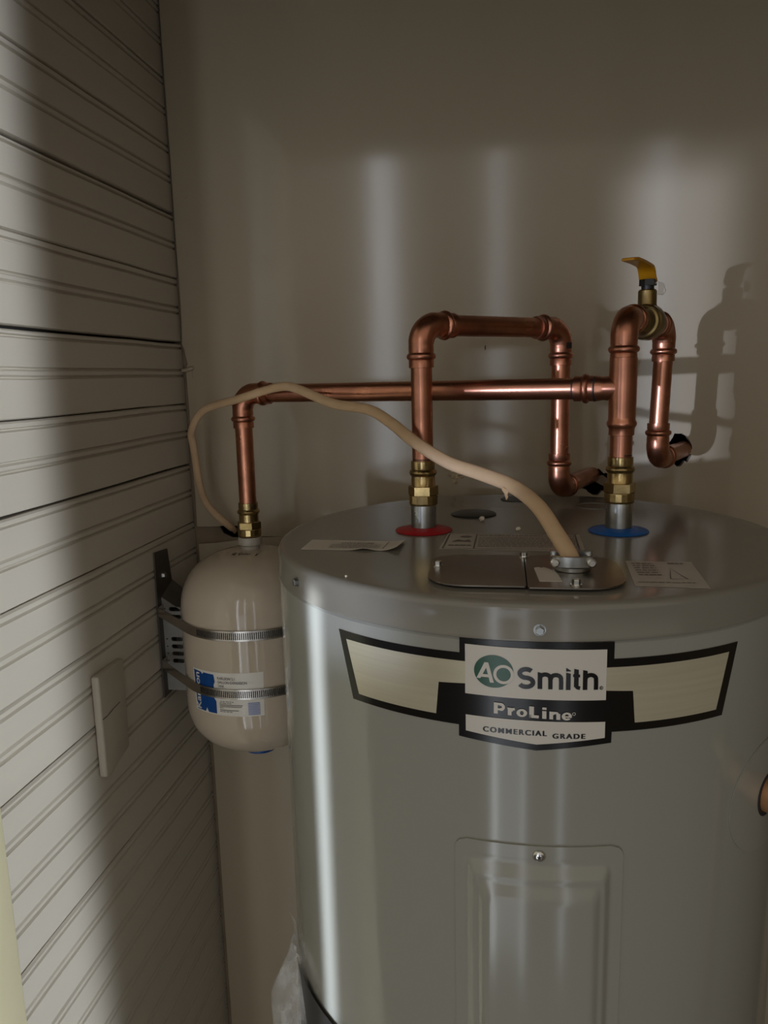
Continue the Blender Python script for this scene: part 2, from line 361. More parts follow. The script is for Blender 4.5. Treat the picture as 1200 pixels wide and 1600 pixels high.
def lg(x, y): return (-0.0545+x*U, -0.1915-y*U*1.065)
A = join2d(fill2d([[lg(142, 318), lg(203, 195), lg(232, 195), lg(275, 345), lg(245, 345), lg(216, 235), lg(172, 318)]]),
           fill2d([[lg(172, 285), lg(238, 285), lg(243, 307), lg(165, 307)]]))
ring = fill2d([circ(*lg(347, 278), 77*U, 77*U, 40), circ(*lg(347, 278), 54*U, 54*U, 40)])
wrap(join2d(A, ring), C, R, 0.0015).build('white_letters', 'white', badge)
def arcpts(cx, cy, r, a0, a1, n=12, ry=None):
    return [lg(cx+r*math.cos(math.radians(a0+(a1-a0)*i/n)), cy-(ry or r)*math.sin(math.radians(a0+(a1-a0)*i/n))) for i in range(n+1)]
TW = 38*U
sm = []
sS = arcpts(515, 262, 48, 38, 180, 10, 32)+arcpts(515, 262, 48, 180, 262, 6, 32)[1:]+arcpts(514, 328, 52, 82, -90, 10, 34)+arcpts(514, 328, 52, -90, -150, 6, 34)[1:]
sm.append(stroke(sS, TW*0.92))
for x, y0, y1 in ((617, 248, 374), (826, 250, 379), (885, 222, 358), (951, 232, 380)):
    sm.append(fill2d([[lg(x-17, y0), lg(x+17, y0+8), lg(x+17, y1), lg(x-17, y1)]]))
sm.append(fill2d([[lg(809, 214), lg(845, 236), lg(843, 240), lg(809, 242)]]))
sm.append(stroke([lg(617, 300)]+arcpts(655, 295, 38, 170, 10, 10, 30)+[lg(694, 320), lg(694, 375)], TW*0.85))
sm.append(stroke([lg(694, 305)]+arcpts(734, 298, 38, 170, 10, 10, 30)+[lg(773, 322), lg(773, 377)], TW*0.85))
sm.append(stroke([lg(951, 312)]+arcpts(992, 302, 40, 170, 10, 10, 32)+[lg(1033, 325), lg(1033, 381)], TW*0.85))
sm.append(fill2d([[lg(860, 262), lg(912, 265), lg(912, 286), lg(860, 283)]]))
sm.append(stroke([lg(885, 345)]+arcpts(903, 348, 16, 200, 270, 5, 16)+[lg(914, 366)], TW*0.75))
sm.append(fill2d([circ(*lg(1074, 369), 14*U, 14*U, 20), circ(*lg(1074, 369), 10*U, 10*U, 20)]))
sm.append(text2d('R', (lg(1068, 0)[0], lg(1080, 0)[0], lg(0, 376)[1], lg(0, 362)[1]), 0.02))
wrap(join2d(*sm), C, R, 0.0013).build('black_letters', 'lblack', badge)
def slab(glyphs): return join2d(*[fill2d(g) if isinstance(g[0], list) else fill2d([g]) for g in glyphs])
def gl(pts, dy=0.0): return [lg(x, y) for x, y in pts]
def tilt(x): return (x-275)*0.052
def q(x0, x1, y0, y1): return [lg(x0, y0+tilt(x0)), lg(x1, y0+tilt(x1)), lg(x1, y1+tilt(x1)), lg(x0, y1+tilt(x0))]
pl = [q(274, 304, 494, 579), q(274, 325, 494, 512), q(300, 330, 536, 552)]
pl_curve = [stroke([lg(x, y+tilt(x)) for x, y in ((322, 503), (338, 506), (346, 517), (346, 530), (338, 541), (322, 544))], 24*U)]
pl += [q(380, 408, 521, 579), q(540, 575, 494, 580), q(540, 612, 558, 580), q(637, 668, 521, 580), q(637, 668, 494, 512), q(690, 718, 521, 580), q(742, 771, 536, 580), q(376, 412, 521, 530), q(690, 724, 521, 530)]
pl_curve += [stroke([lg(x, y+tilt(x)) for x, y in ((404, 545), (414, 531), (432, 527))], 22*U),
             stroke([lg(x, y+tilt(x)) for x, y in ((714, 540), (728, 530), (746, 531), (757, 542))], 20*U)]
o_ = fill2d([[(p[0], p[1]) for p in circ(*lg(485, 551+tilt(485)), 40*U, 32*U, 32)], circ(*lg(485, 551+tilt(485)), 14*U, 17*U, 24)])
e_ = fill2d([circ(*lg(820, 551+tilt(820)), 38*U, 32*U, 30, math.radians(-30), math.radians(360))+[lg(795, 551+tilt(820)-1)]])
e_ = join2d(fill2d([circ(*lg(820, 551+tilt(820)), 38*U, 32*U, 32, 0, 1.78*PI)+circ(*lg(820, 551+tilt(820)), 15*U, 17*U, 32, 1.72*PI, 0)]), fill2d([q(800, 857, 549, 560)]))
reg = fill2d([circ(*lg(873, 530+tilt(873)), 13*U, 13*U, 20), circ(*lg(873, 530+tilt(873)), 9*U, 9*U, 20)])
wrap(join2d(*[fill2d([p]) for p in pl], *pl_curve, o_, e_, reg), C, R, 0.0011).build('white_letters', 'white', badge)
cg1 = text2d('COMMERCIAL', (lg(190, 0)[0], lg(668, 0)[0], lg(0, 728)[1], lg(0, 688)[1]), 0.006, spacing=1.3)
cg2 = text2d('GRADE', (lg(715, 0)[0], lg(957, 0)[0], lg(0, 744)[1], lg(0, 706)[1]), 0.006, spacing=1.3)
cg = join2d(cg1, cg2); cg = join2d(cg, ([(x+0.0003, y, t) for x, y, t in cg[0]], cg[1]), ([(x+0.0006, y, t) for x, y, t in cg[0]], cg[1]))
cg = ([(x, y-(x-(-0.03))*0.012, t) for x, y, t in cg[0]], cg[1])
wrap(cg, C, R, 0.0011).build('black_letters', 'lblack', badge)

# embossed lower access cover
s0, s1, z1, z0 = -0.0583, 0.0715, -0.3587, -0.72
def emboss(s_, z):
    d = min((s_-s0)*1.62, (s1-s_)*1.62)
    e = min(z1-z, z-z0); k = 0.0025
    d = -k*math.log(math.exp(-d/k)+math.exp(-e/k)) if min(d, e) < 0.08 else min(d, e)
    P = [(-1, 0.0016), (0.012, 0.0016), (0.0155, 0.0012), (0.0240, 0.0062), (0.0265, 0.0074), (0.0295, 0.0066), (0.0395, 0.0108), (0.0425, 0.0115), (1, 0.0115)]
    for (a, ha), (b_, hb) in zip(P, P[1:]):
        if a <= d <= b_:
            t = (d-a)/(b_-a); return ha+(hb-ha)*t
    return 0.0016
ns, nz_ = 76, 150
b = MB(); cr = 0.010
for i in range(nz_+1):
    z = z1+(z0-z1)*(i/nz_)
    ins = 0.0
    dz = min(z1-z, z-z0)
    if dz < cr: ins = cr-math.sqrt(max(0, cr*cr-(cr-dz)**2))
    for j in range(ns+1):
        s_ = s0+ins+(s1-s0-2*ins)*j/ns; p, n = on_jacket(s_, z, emboss(s_, z)); b.v.append(tuple(p))
for i in range(nz_):
    for j in range(ns): a = i*(ns+1)+j; b.f.append((a, a+1, a+ns+2, a+ns+1))
rim = [i*(ns+1) for i in range(nz_, -1, -1)]+list(range(1, ns+1))+[i*(ns+1)+ns for i in range(1, nz_+1)]+[nz_*(ns+1)+j for j in range(ns-1, 0, -1)]
k0 = len(b.v)
for i in rim:
    x, y, z = b.v[i]; v = Vector((x-C[0], y-C[1], 0)).normalized()*(R-0.0005); b.v.append((C[0]+v.x, C[1]+v.y, z))
for i in range(len(rim)): j = (i+1) % len(rim); b.f.append((rim[i], rim[j], k0+j, k0+i))
ap = b.build('access_cover', 'heater', wh, smooth=60)
p, n = on_jacket(0.0069, -0.3665, 0.0016)
sc = MB().tube([p, p+n*0.0008, p+n*0.0022, p+n*0.0028], [0.0050, 0.0050, 0.0040, 0.0022], 20).build('cover_screw', 'chrome', ap)
star = MB()
t_ = Vector((-n.y, n.x, 0)); vs = []
for i in range(10):
    rr = 0.0021 if i % 2 == 0 else 0.0010; a = PI/2+PI*i/5; vs.append(tuple(p+n*0.0030+t_*rr*math.cos(a)+Vector((0, 0, rr*math.sin(a)))))
star.add(vs, [tuple(range(10))]).build('screw_recess', 'slot', ap, smooth=0)

# relief-valve port on the right
tpc = (0.2335, -0.3600); p, n = on_jacket(*tpc)
wrap(fill2d([circ(0.229, -0.357, 0.056, 0.050, 64), circ(tpc[0], tpc[1], 0.0193, 0.0193, 40)], 0.0010), C, R, 0.0006, 0.006).build('port_cover', 'heater', wh)
MB().tube([p+n*0.0003, p+n*0.0012], 0.0195, 40).build('port_opening', 'slot', wh)
rv = MB().tube([p, p+n*0.05], 0.0155, 32).build('relief_valve', 'stub', wh)
q0 = p+n*0.05
MB().tube([q0-n*0.004, q0+n*0.014], 0.017, 6).tube([q0+n*0.014, q0+n*0.05], 0.0155, 28).tube([q0+n*0.03, q0+n*0.03+Vector((0, 0, 0.03))], [0.011, 0.009], 20).build('valve_body', 'brass', rv)
MB().tube([q0+n*0.03+Vector((0, 0, 0.032)), q0+n*0.075+Vector((0, 0, 0.04))], 0.003, 10).build('test_lever', 'zinc', rv)
MB().tube([q0+n*0.03+Vector((0, 0, -0.01)), q0+n*0.03+Vector((0, 0, -0.9))], 0.0111, 28).build('discharge_pipe', 'copper', rv)

# top: nipples, coloured rings, plugs, cover plates, labels
HOT = (-0.0832, 0.7985); COLD = (0.1195, 0.802)
for (cx, cy), colr, nm in ((HOT, 'red', 'red hot outlet ring'), (COLD, 'blue', 'blue cold inlet ring')):
    MB().lathe([(0.01335, ZT), (0.01335, -0.139), (0.0126, -0.1345), (0.009, -0.134)], (cx, cy), 36).build('pipe_nipple', 'zinc', wh)
    pr = [(0.0135, ZT+0.0002), (0.0300, ZT+0.0002), (0.0306, ZT+0.0008), (0.0298, ZT+0.0016), (0.020, ZT+0.0036), (0.0138, ZT+0.0048), (0.0135, ZT+0.0044)]
    r_o = MB().lathe(pr, (cx, cy), 48).build('colour_ring', colr, wh); r_o['label'] = nm
MB().lathe([(0.0265, ZT), (0.0268, ZT+0.0012), (0.024, ZT+0.0022), (0.0, ZT+0.0024)], (-0.0335, 0.895), 40).build('anode_cap', 'black', wh)
MB().lathe([(0.0205, ZT), (0.0205, ZT+0.001), (0.0, ZT+0.0012)], (0.0185, 1.006), 32).build('foam_plug_cap', 'black', wh)
MB().lathe([(0.023, ZT), (0.023, ZT+0.0008), (0.0205, ZT+0.0008), (0.0205, ZT+0.0002), (0, ZT+0.0002)], (0.112, 0.955), 36).build('knockout_disc', 'heatertop', wh)
zp = ZT+0.0028
for lp in (rrect(-0.0605, 0.0186, 0.5735, 0.675, [0.002, 0.024, 0.032, 0.002]), rrect(0.0197, 0.0965, 0.5705, 0.675, [0.026, 0.002, 0.002, 0.032])):
    v, f = fill2d([lp], 0.0012)
    MB().add([(x, y, zp+t) for x, y, t in v], f).build('cover_plate', 'steel', wh, smooth=30)
g = fill2d([rrect(-0.055, 0.090, 0.5775, 0.670, 0.026)], 0.002)
MB().add([(x, y, ZT+0.001+t) for x, y, t in g[0]], g[1]).build('plate_gap_shade', 'dark', wh, smooth=0)  # thin dark sheet under the plates puts their shadow gap into colour
for x, y in ((-0.0545, 0.6325), (0.0562, 0.5790), (0.0190, 0.6690)):
    MB().tube([(x, y, zp+0.0006), (x, y, zp+0.0014)], 0.0046, 18).tube([(x, y, zp+0.0014), (x, y, zp+0.0048), (x, y, zp+0.0054)], [0.0034, 0.0034, 0.0028], 6).build('plate_screw', 'chrome', wh, smooth=25)
def flat_label(name, quad, m, z, parent, curl=None):
    (x0, y0), (x1, y1), (x2, y2), (x3, y3) = quad; n1, n2 = 30, 8
    b = MB()
    for k in (0, 1):
        for j in range(n2+1):
            for i in range(n1+1):
                u, v = i/n1, j/n2
                x = (x0*(1-u)+x1*u)*(1-v)+(x3*(1-u)+x2*u)*v; y = (y0*(1-u)+y1*u)*(1-v)+(y3*(1-u)+y2*u)*v
                b.v.append((x, y, z+(curl(u, v) if curl else 0)+k*0.00025))
    n = n1+1; o2 = n*(n2+1)
    for j in range(n2):
        for i in range(n1): a = j*n+i; b.f += [(a, a+n, a+n+1, a+1), (o2+a, o2+a+1, o2+a+n+1, o2+a+n)]
    rm = list(range(n))+[j*n+n1 for j in range(1, n2+1)]+[n2*n+i for i in range(n1-1, -1, -1)]+[j*n for j in range(n2-1, 0, -1)]
    for i in range(len(rm)): j = (i+1) % len(rm); b.f.append((rm[i], rm[j], o2+rm[j], o2+rm[i]))
    return b.build(name, m, parent, smooth=45)
lab = flat_label('warning_label', [(-0.0561, 0.7822), (0.0779, 0.7807), (0.0763, 0.7038), (-0.0597, 0.7105)][::1], 'clearlabel', ZT+0.0002, wh)
lab['label'] = 'grey lettered label between the two pipe nipples'
def up_print(vf, z): return MB().add([(x, y, z) for x, y, t in vf[0]], vf[1])
rows = [(-0.054, 0.074, 0.7785, 0.0008, False), (-0.056, 0.073, 0.7110, 0.0008, False), (-0.0235, 0.073, 0.7700, 0.003, True)]
rows += [(-0.0235, 0.073, 0.7210+0.0065*i, 0.0022, True) for i in range(7)]
mt = join2d(bars2d(rows), stroke([(-0.054, 0.7785), (-0.0565, 0.7115)], 0.0016), stroke([(-0.0255, 0.7785), (-0.0270, 0.7115)], 0.0016), stroke([(0.0735, 0.7785), (0.0715, 0.7115)], 0.0012),
            fill2d([[(-0.050, 0.742), (-0.044, 0.752), (-0.038, 0.747), (-0.033, 0.752), (-0.030, 0.742)]]), fill2d([ragged(-0.036, 0.766, 0.006, 0.005)]), bars2d([(-0.052, -0.030, 0.724, 0.004, True)]))
up_print(mt, ZT+0.0007).build('label_print', 'ink', lab, smooth=0)
lab2 = flat_label('warning_label', [(0.1067, 0.6711), (0.1613, 0.6695), (0.1563, 0.5872), (0.1017, 0.5907)], 'clearlabel', ZT+0.0002, wh)
lab2['label'] = 'grey lettered label right of the cover plates'
mt = join2d(bars2d([(0.110, 0.128, 0.660-0.0075*i, 0.0028, True) for i in range(6)]+[(0.106, 0.150, 0.6005, 0.0016, True), (0.140, 0.153, 0.661, 0.004, True)]),
            stroke([(0.1325, 0.612), (0.139, 0.646), (0.1455, 0.612), (0.1325, 0.612)], 0.0010))
up_print(mt, ZT+0.0007).build('label_print', 'ink', lab2, smooth=0)
peel = flat_label('paper_label', [(-0.1933, 0.7452), (-0.0963, 0.7401), (-0.0985, 0.6985), (-0.1939, 0.7014)], 'paper', ZT+0.0003, wh,
                  lambda u, v: 0.0045*max(0, (u-0.80)/0.2)**2*(0.35+0.65*v)+0.0022*max(0, v-0.75)*4*math.exp(-((u-0.66)/0.09)**2))
peel['label'] = 'white paper label with a lifted corner at left of top'
mt = join2d(text2d('IMPORTANT', (-0.160, -0.126, 0.7270, 0.7325), 0.02, PI), bars2d([(-0.168, -0.118, 0.7225-0.0045*i, 0.0014, True) for i in range(4)]), stroke([(-0.112, 0.737), (-0.114, 0.706)], 0.0010))
up_print(mt, ZT+0.0009).build('label_print', 'ink', peel, smooth=0)

# ------------------------------------------------------------------ copper pipes
def V3(*a): return Vector(a)
RP = 0.0111
def pipe(parent, a, b): return MB().tube([a, b], RP, 28, caps=True).build('pipe', 'copper', parent)
SOCK = [(0.0, 0.0112), (0.0002, 0.0131), (0.0070, 0.0131), (0.0080, 0.0126), (0.0088, 0.0139), (0.0100, 0.0150), (0.0116, 0.0154), (0.0132, 0.0150), (0.0145, 0.0139), (0.0152, 0.0128), (0.0170, 0.0131), (0.0215, 0.0131), (0.0235, 0.0129)]
def sample(prof, d):
    for (a, ra), (b, rb) in zip(prof, prof[1:]):
        if a <= d <= b: return ra+(rb-ra)*(d-a)/max(b-a, 1e-9)
    return prof[-1][1]
def elbow(parent, c, da, db, L=0.0435, rb=0.020, name='elbow', mt='copper'):
    c = Vector(c); da = Vector(da).normalized(); db = Vector(db).normalized()
    path = []; st = L-rb
    ds = [d for d, _ in SOCK if d < st]+[st]
    for d in ds: path.append((c+da*(L-d), sample(SOCK, d)))
    n = 12; ctr = c+da*rb+db*rb
    for i in range(1, n):
        t = PI/2*i/n; path.append((ctr-db*rb*math.cos(t)-da*rb*math.sin(t), 0.0134))
    for d in reversed(ds): path.append((c+db*(L-d), sample(SOCK, d)))
    return MB().tube([p for p, _ in path], [r for _, r in path], 32).build(name, mt, parent)
def brass_adapter(parent, c, ztop, s=1.0):
    x, y = c
    pr = [(0.0113, 0), (0.0127, -0.0005), (0.0127, -0.008), (0.0124, -0.0095), (0.0140, -0.0108), (0.0148, -0.0130), (0.0140, -0.0150), (0.0126, -0.0165), (0.0128, -0.0265), (0.0136, -0.0275)]
    a = MB().lathe([(r, ztop+z*s) for r, z in pr], c, 32).build('brass_adapter', 'brass', parent)
    MB().tube([(x, y, ztop-0.0268*s), (x, y, ztop-0.0275*s), (x, y, ztop-0.0365*s), (x, y, ztop-0.0372*s)], [0.0150, 0.0160, 0.0160, 0.0150], 6).build('hex_nut', 'brass', a, smooth=25)
    MB().lathe([(0.0150, ztop-0.0370*s), (0.0152, ztop-0.0375*s), (0.0152, ztop-0.0455*s), (0.0145, ztop-0.0475*s), (0.0120, ztop-0.048*s)], c, 16).build('brass_collar', 'brass', a, smooth=15)
    return a
Z_ = V3(0, 0, 1)
hot = thing('hot_water_pipe', (HOT[0], HOT[1], -0.137), 'copper pipe loop rising from the red-ringed outlet into the back wall', 'pipe')
hd = V3(0.0690, 0.950, 0)
hu = (hd-V3(*HOT, 0)).normalized()
ztop = 0.0505
cA = V3(*HOT, ztop); cB = V3(hd.x, hd.y, ztop)
pipe(hot, V3(*HOT, -0.094), cA-Z_*0.040)
elbow(hot, cA, -Z_, hu); pipe(hot, cA+hu*0.040, cB-hu*0.040); elbow(hot, cB, -hu, -Z_)
cC = V3(hd.x, hd.y, -0.1420); pipe(hot, cB-Z_*0.040, cC+Z_*0.040)
hw = (V3(0.1215, 1.075, 0)-hd).normalized()
elbow(hot, cC, Z_, hw); pipe(hot, cC+hw*0.036, cC+hw*0.142)
brass_adapter(hot, HOT, -0.0890)
cold = thing('cold_water_pipe', (COLD[0], COLD[1], -0.135), 'copper pipe with tee and yellow-handled valve above the blue-ringed inlet', 'pipe')
cd = V3(0.1895, 0.965, 0); cu = (cd-V3(*COLD, 0)).normalized()
cT = V3(*COLD, 0.0505); zt_ = -0.0180
pipe(cold, V3(*COLD, -0.094), V3(*COLD, -0.055))
EX = (-0.327, 0.937); bu = (V3(*EX, 0)-V3(*COLD, 0)).normalized(); bl = (V3(*EX, 0)-V3(*COLD, 0)).length
tp = [(0.0112, -0.0655), (0.0127, -0.0650), (0.0127, -0.0585), (0.0135, -0.0572), (0.0149, -0.0545), (0.0149, -0.0525), (0.0135, -0.0500), (0.0134, -0.047), (0.0137, -0.03), (0.0137, 0.000), (0.0135, 0.012), (0.0120, 0.0135)]
tee = MB().lathe(tp, COLD, 36)
path = [(0.0, 0.0126), (0.014, 0.0126), (0.017, 0.0120), (0.0200, 0.0120)]+[(0.048-d, r) for d, r in reversed(SOCK) if d < 0.026]
tee.tube([V3(*COLD, zt_)+bu*d for d, _ in path], [r for _, r in path], 32)
tee.build('tee', 'copper', cold)
elbow(cold, cT, -Z_, cu, 0.042); 
vl = (cd-V3(*COLD, 0)).length
vc = cT+cu*(vl*0.5)
bv = MB()
prof = [(-0.034, 0.0122), (-0.030, 0.0132), (-0.026, 0.0150), (-0.023, 0.0150), (-0.021, 0.0138), (-0.019, 0.0138), (-0.018, 0.0165), (-0.014, 0.0175), (-0.012, 0.0160), (-0.010, 0.0185), (-0.004, 0.0195),
        (0.006, 0.0195), (0.011, 0.0180), (0.013, 0.0160), (0.016, 0.0160), (0.019, 0.0138), (0.022, 0.0150), (0.026, 0.0150), (0.034, 0.0122)]
bv = MB().tube([vc+cu*d for d, _ in prof], [r for _, r in prof], 36).build('ball_valve', 'oldbrass', cold)
elbow(cold, V3(cd.x, cd.y, 0.0505), -cu, -Z_, 0.042)
MB().tube([vc+Z_*0.014, vc+Z_*0.0185, vc+Z_*0.0325, vc+Z_*0.0340], [0.0115, 0.0098, 0.0098, 0.0085], 24).build('valve_stem', 'oldbrass', bv)
hb = vc+Z_*0.034
MB().tube([hb, hb+Z_*0.0045], 0.0068, 16).tube([hb+Z_*0.0040, hb+Z_*0.0105], 0.0092, 6).build('packing_nut', 'black', bv, smooth=25)
side = Z_.cross(cu).normalized()
def lever():
    pts = [(0.006, 0.0085), (0.002, 0.0100), (-0.002, 0.0115), (-0.006, 0.0175), (-0.011, 0.0220), (-0.020, 0.0235), (-0.045, 0.0240), (-0.075, 0.0235), (-0.084, 0.0225)]
    wd = [0.0085, 0.0090, 0.0092, 0.0092, 0.0090, 0.0080, 0.0082, 0.0086, 0.0060]
    b = MB()
    for (d, z), w_ in zip(pts, wd):
        p = hb+cu*d+Z_*z
        for sgn, dz in ((-1, -0.0014), (1, -0.0014), (1, 0.0014), (-1, 0.0014)): b.v.append(tuple(p+side*w_*sgn+Z_*dz+cu*(0.001 if dz > 0 else 0)))
    for i in range(len(pts)-1):
        for j in range(4): a = i*4+j; c_ = i*4+(j+1) % 4; b.f.append((a, c_, c_+4, a+4))
    b.f += [(0, 1, 2, 3), tuple(range(len(b.v)-4, len(b.v)))]
    o = b.build('valve_handle', 'yellow', bv, smooth=50, bevel=0.0007); o['label'] = 'yellow lever handle'
lever()
tg = hb+Z_*0.001+V3(0.0125, -0.004, 0)
MB().box(tg.x-0.0020, tg.x+0.0030, tg.y-0.0008, tg.y+0.0004, tg.z-0.0065, tg.z+0.0055).tube([hb+V3(0.004, -0.002, 0.003), tg+V3(-0.003, 0, 0.007), tg+V3(0.003, 0, 0.004), tg+V3(0.0055, 0, -0.003), tg+V3(0.003, 0, -0.007), hb+V3(0.004, -0.004, -0.005)], 0.0005, 6).build('wire_tag', 'paper', bv, smooth=0)
cD = V3(0.1870, 0.965, -0.1080); pipe(cold, V3(cd.x, cd.y, 0.0125), cD+Z_*0.040)
cw = (V3(0.2400, 1.075, 0)-V3(cD.x, cD.y, 0)).normalized()
elbow(cold, cD, Z_, cw); pipe(cold, cD+cw*0.036, cD+cw*0.130)
brass_adapter(cold, COLD, -0.0870)
def pen_band(parent, c, ax, r, a0, a1, w_):
    ax = Vector(ax).normalized(); u = Vector((0, -1, 0)); u = (u-ax*u.dot(ax)).normalized(); v_ = ax.cross(u); b = MB(); n = 10
    for i in range(n+1):
        a = math.radians(a0+(a1-a0)*i/n); p_ = Vector(c)+(u*math.cos(a)+v_*math.sin(a))*r; b.v += [tuple(p_-ax*w_/2), tuple(p_+ax*w_/2)]
        if i: b.f.append((2*i-2, 2*i-1, 2*i+1, 2*i))
    b.build('pen_mark', 'inkdark', parent, smooth=60)
pen_band(cold, V3(*COLD, zt_)+bu*0.0490, bu, 0.01125, -70, 40, 0.0016)
pen_band(cold, V3(*COLD, zt_)+bu*0.0268, bu, 0.01345, -80, 60, 0.0018)
pen_band(cold, V3(*COLD, zt_)+bu*0.0215, bu, 0.01215, -80, 60, 0.0016)
pen_band(cold, V3(*COLD, -0.0855), Z_, 0.0114, 10, 60, 0.0012)
pen_band(hot, V3(*HOT, -0.0878), Z_, 0.0115, -60, 50, 0.0010)
pen_band(hot, V3(hd.x, hd.y, 0.0300), Z_, 0.0137, 25, 60, 0.0070)
# branch to the expansion tank
cE = V3(*EX, zt_); pipe(cold, V3(*COLD, zt_)+bu*0.042, cE-bu*0.040)
elbow(cold, cE, -bu, -Z_); pipe(cold, cE-Z_*0.040, V3(*EX, -0.163))
brass_adapter(cold, EX, -0.1575, 0.94)

# ------------------------------------------------------------------ expansion tank, its bracket and straps
RE = 0.0945
et = thing('expansion_tank', (EX[0], EX[1], -0.49), 'small cream expansion tank strapped to the left wall', 'expansion tank')
pr = []
zt0, zs, zsb, zb = -0.2185, -0.300, -0.414, -0.487
for i in range(17):
    a = PI/2*i/16; pr.append((RE*math.sin(a)**0.80, zs+(zt0-zs)*max(0, math.cos(a))**0.80))
pr[0] = (0.0, zt0)
pr += [(RE, zs-0.03), (RE, zsb+0.03)]
for i in range(17):
    a = PI/2*i/16; pr.append((RE*math.cos(a)**0.80 if i < 16 else 0.0, zsb+(zb-zsb)*math.sin(a)**0.80))
body = MB().lathe(pr, EX, 96).build('tank_body', 'tank', et, smooth=60)
MB().lathe([(0.0150, -0.2030), (0.0155, -0.2050), (0.0155, -0.2125), (0.0128, -0.2150), (0.0128, -0.2185), (0.019, -0.2215)], EX, 32).build('tank_neck', 'neck', et)
MB().lathe([(0.022, -0.4790), (0.0225, -0.4850), (0.022, -0.4885), (0.019, -0.4900), (0.0, -0.4900)], (EX[0]+0.006, EX[1]-0.02), 32).build('valve_cap', 'lblue', et)
sl = wrap(fill2d([[(-0.0630, -0.3560), (0.0385, -0.3540), (0.0375, -0.4110), (-0.0600, -0.4110)]]), EX, RE, 0.0003).build('tank_label', 'white', et); sl['label'] = 'white and blue maker label wrapped round the tank'
wrap(fill2d([[(-0.0605, -0.3580), (-0.0470, -0.3583), (-0.0440, -0.3610), (-0.0415, -0.3583), (-0.0255, -0.3585), (-0.0240, -0.3680), (-0.0260, -0.3720), (-0.0260, -0.3900), (-0.0235, -0.3930), (-0.0235, -0.4095), (-0.0365, -0.4095), (-0.0390, -0.4040), (-0.0415, -0.4095), (-0.0575, -0.4095)]]), EX, RE, 0.0006).build('blue_panel', 'lblue', sl)
wrap(text2d('Karlson', (-0.0580, -0.0490, -0.4080, -0.3600), 0.015, PI/2), EX, RE, 0.0009).build('white_letters', 'white', sl)
t1 = text2d('KARLSON 2.1', (-0.0200, 0.0030, -0.3640, -0.3605), 0.02); t2 = text2d('GALLON EXPANSION', (-0.0200, 0.0180, -0.3690, -0.3655), 0.02); t3 = text2d('TANK', (-0.0200, -0.0110, -0.3740, -0.3705), 0.02)
ln = bars2d([(-0.020, 0.015, -0.3765, 0.0006, False), (-0.018, 0.0, -0.3928, 0.0008, True), (-0.019, -0.003, -0.3950, 0.0009, True), (-0.019, 0.011, -0.3972, 0.0009, False), (-0.019, 0.010, -0.3992, 0.0009, False),
             (-0.019, -0.013, -0.4012, 0.0008, True), (-0.019, 0.006, -0.4040, 0.0009, False), (-0.019, -0.002, -0.4060, 0.0008, True)])
wrap(join2d(t1, t2, t3, ln), EX, RE, 0.0006).build('label_print', 'ink', sl)
wrap(bars2d([(0.0180, 0.0325, -0.3945-0.0021*i, 0.0015, False) for i in range(8)]), EX, RE, 0.0006).build('printed_block', 'pale', sl)
# pen marks on the dome under the neck
def dome(x, y):
    rr = math.hypot(x-EX[0], y-EX[1])
    for (ra, za), (rb_, zb_) in zip(pr[:17], pr[1:17]):
        if ra <= rr <= rb_: return za+(zb_-za)*(rr-ra)/max(rb_-ra, 1e-9)
    return zs
sc = []
for pts in ([(-0.016, 0.0), (-0.011, 0.003), (-0.014, 0.006), (-0.017, 0.001), (-0.012, -0.003)], [(-0.004, 0.004), (-0.008, 0.003), (-0.007, -0.003), (-0.002, 0.001), (-0.001, -0.002), (0.002, 0.003), (0.004, -0.001), (0.007, 0.002)], [(0.016, 0.005), (0.015, -0.002)]):
    v, f = stroke([(EX[0]+0.002+x, EX[1]-0.030+y) for x, y in pts], 0.0016); sc.append((v, f))
v, f = join2d(*sc)
MB().add([(x, y, dome(x, y)+0.0006) for x, y, t in v], f).build('pen_mark', 'inkdark', et, smooth=0)

br = thing('tank_bracket', (-0.455, 0.96, -0.43), 'slotted galvanised bracket on the boarded wall beside the cream tank', 'bracket')
def zslots():
    return [-0.3075, -0.3185, -0.3505, -0.3612, -0.3715, -0.3820]
loops = [[(-0.4625, -0.290), (-0.4285, -0.3125), (-0.4285, -0.425), (-0.4625, -0.425)]]
for z in zslots():
    loops.append(rrect(-0.4510, -0.4340, z-0.0030, z+0.0030, 0.0028)); loops.append(circ(-0.4570, z, 0.0012, 0.0012, 10))
v, f = fill2d(loops, 0.0018)
MB().add([(x, 0.945+t, z) for x, z, t in v], f).build('slotted_web', 'galv', br, smooth=0)
MB().add([(x, 0.982+t, z) for x, z, t in v], f).build('slotted_web', 'galv', br, smooth=0)
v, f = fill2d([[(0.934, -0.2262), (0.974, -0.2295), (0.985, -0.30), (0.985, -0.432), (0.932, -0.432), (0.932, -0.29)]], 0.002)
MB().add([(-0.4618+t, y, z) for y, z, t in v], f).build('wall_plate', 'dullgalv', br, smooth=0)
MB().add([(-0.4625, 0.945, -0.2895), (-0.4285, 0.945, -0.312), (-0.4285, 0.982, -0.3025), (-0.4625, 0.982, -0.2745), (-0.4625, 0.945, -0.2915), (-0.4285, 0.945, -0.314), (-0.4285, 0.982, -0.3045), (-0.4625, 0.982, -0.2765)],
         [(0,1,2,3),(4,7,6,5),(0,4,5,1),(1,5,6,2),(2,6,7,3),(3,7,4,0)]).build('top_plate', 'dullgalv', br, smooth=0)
for y, z in ((0.955, -0.262), (0.955, -0.41)):
    MB().tube([(-0.4608, y, z), (-0.4570, y, z)], [0.005, 0.0042], 6).build('bracket_screw', 'chrome', br, smooth=25)
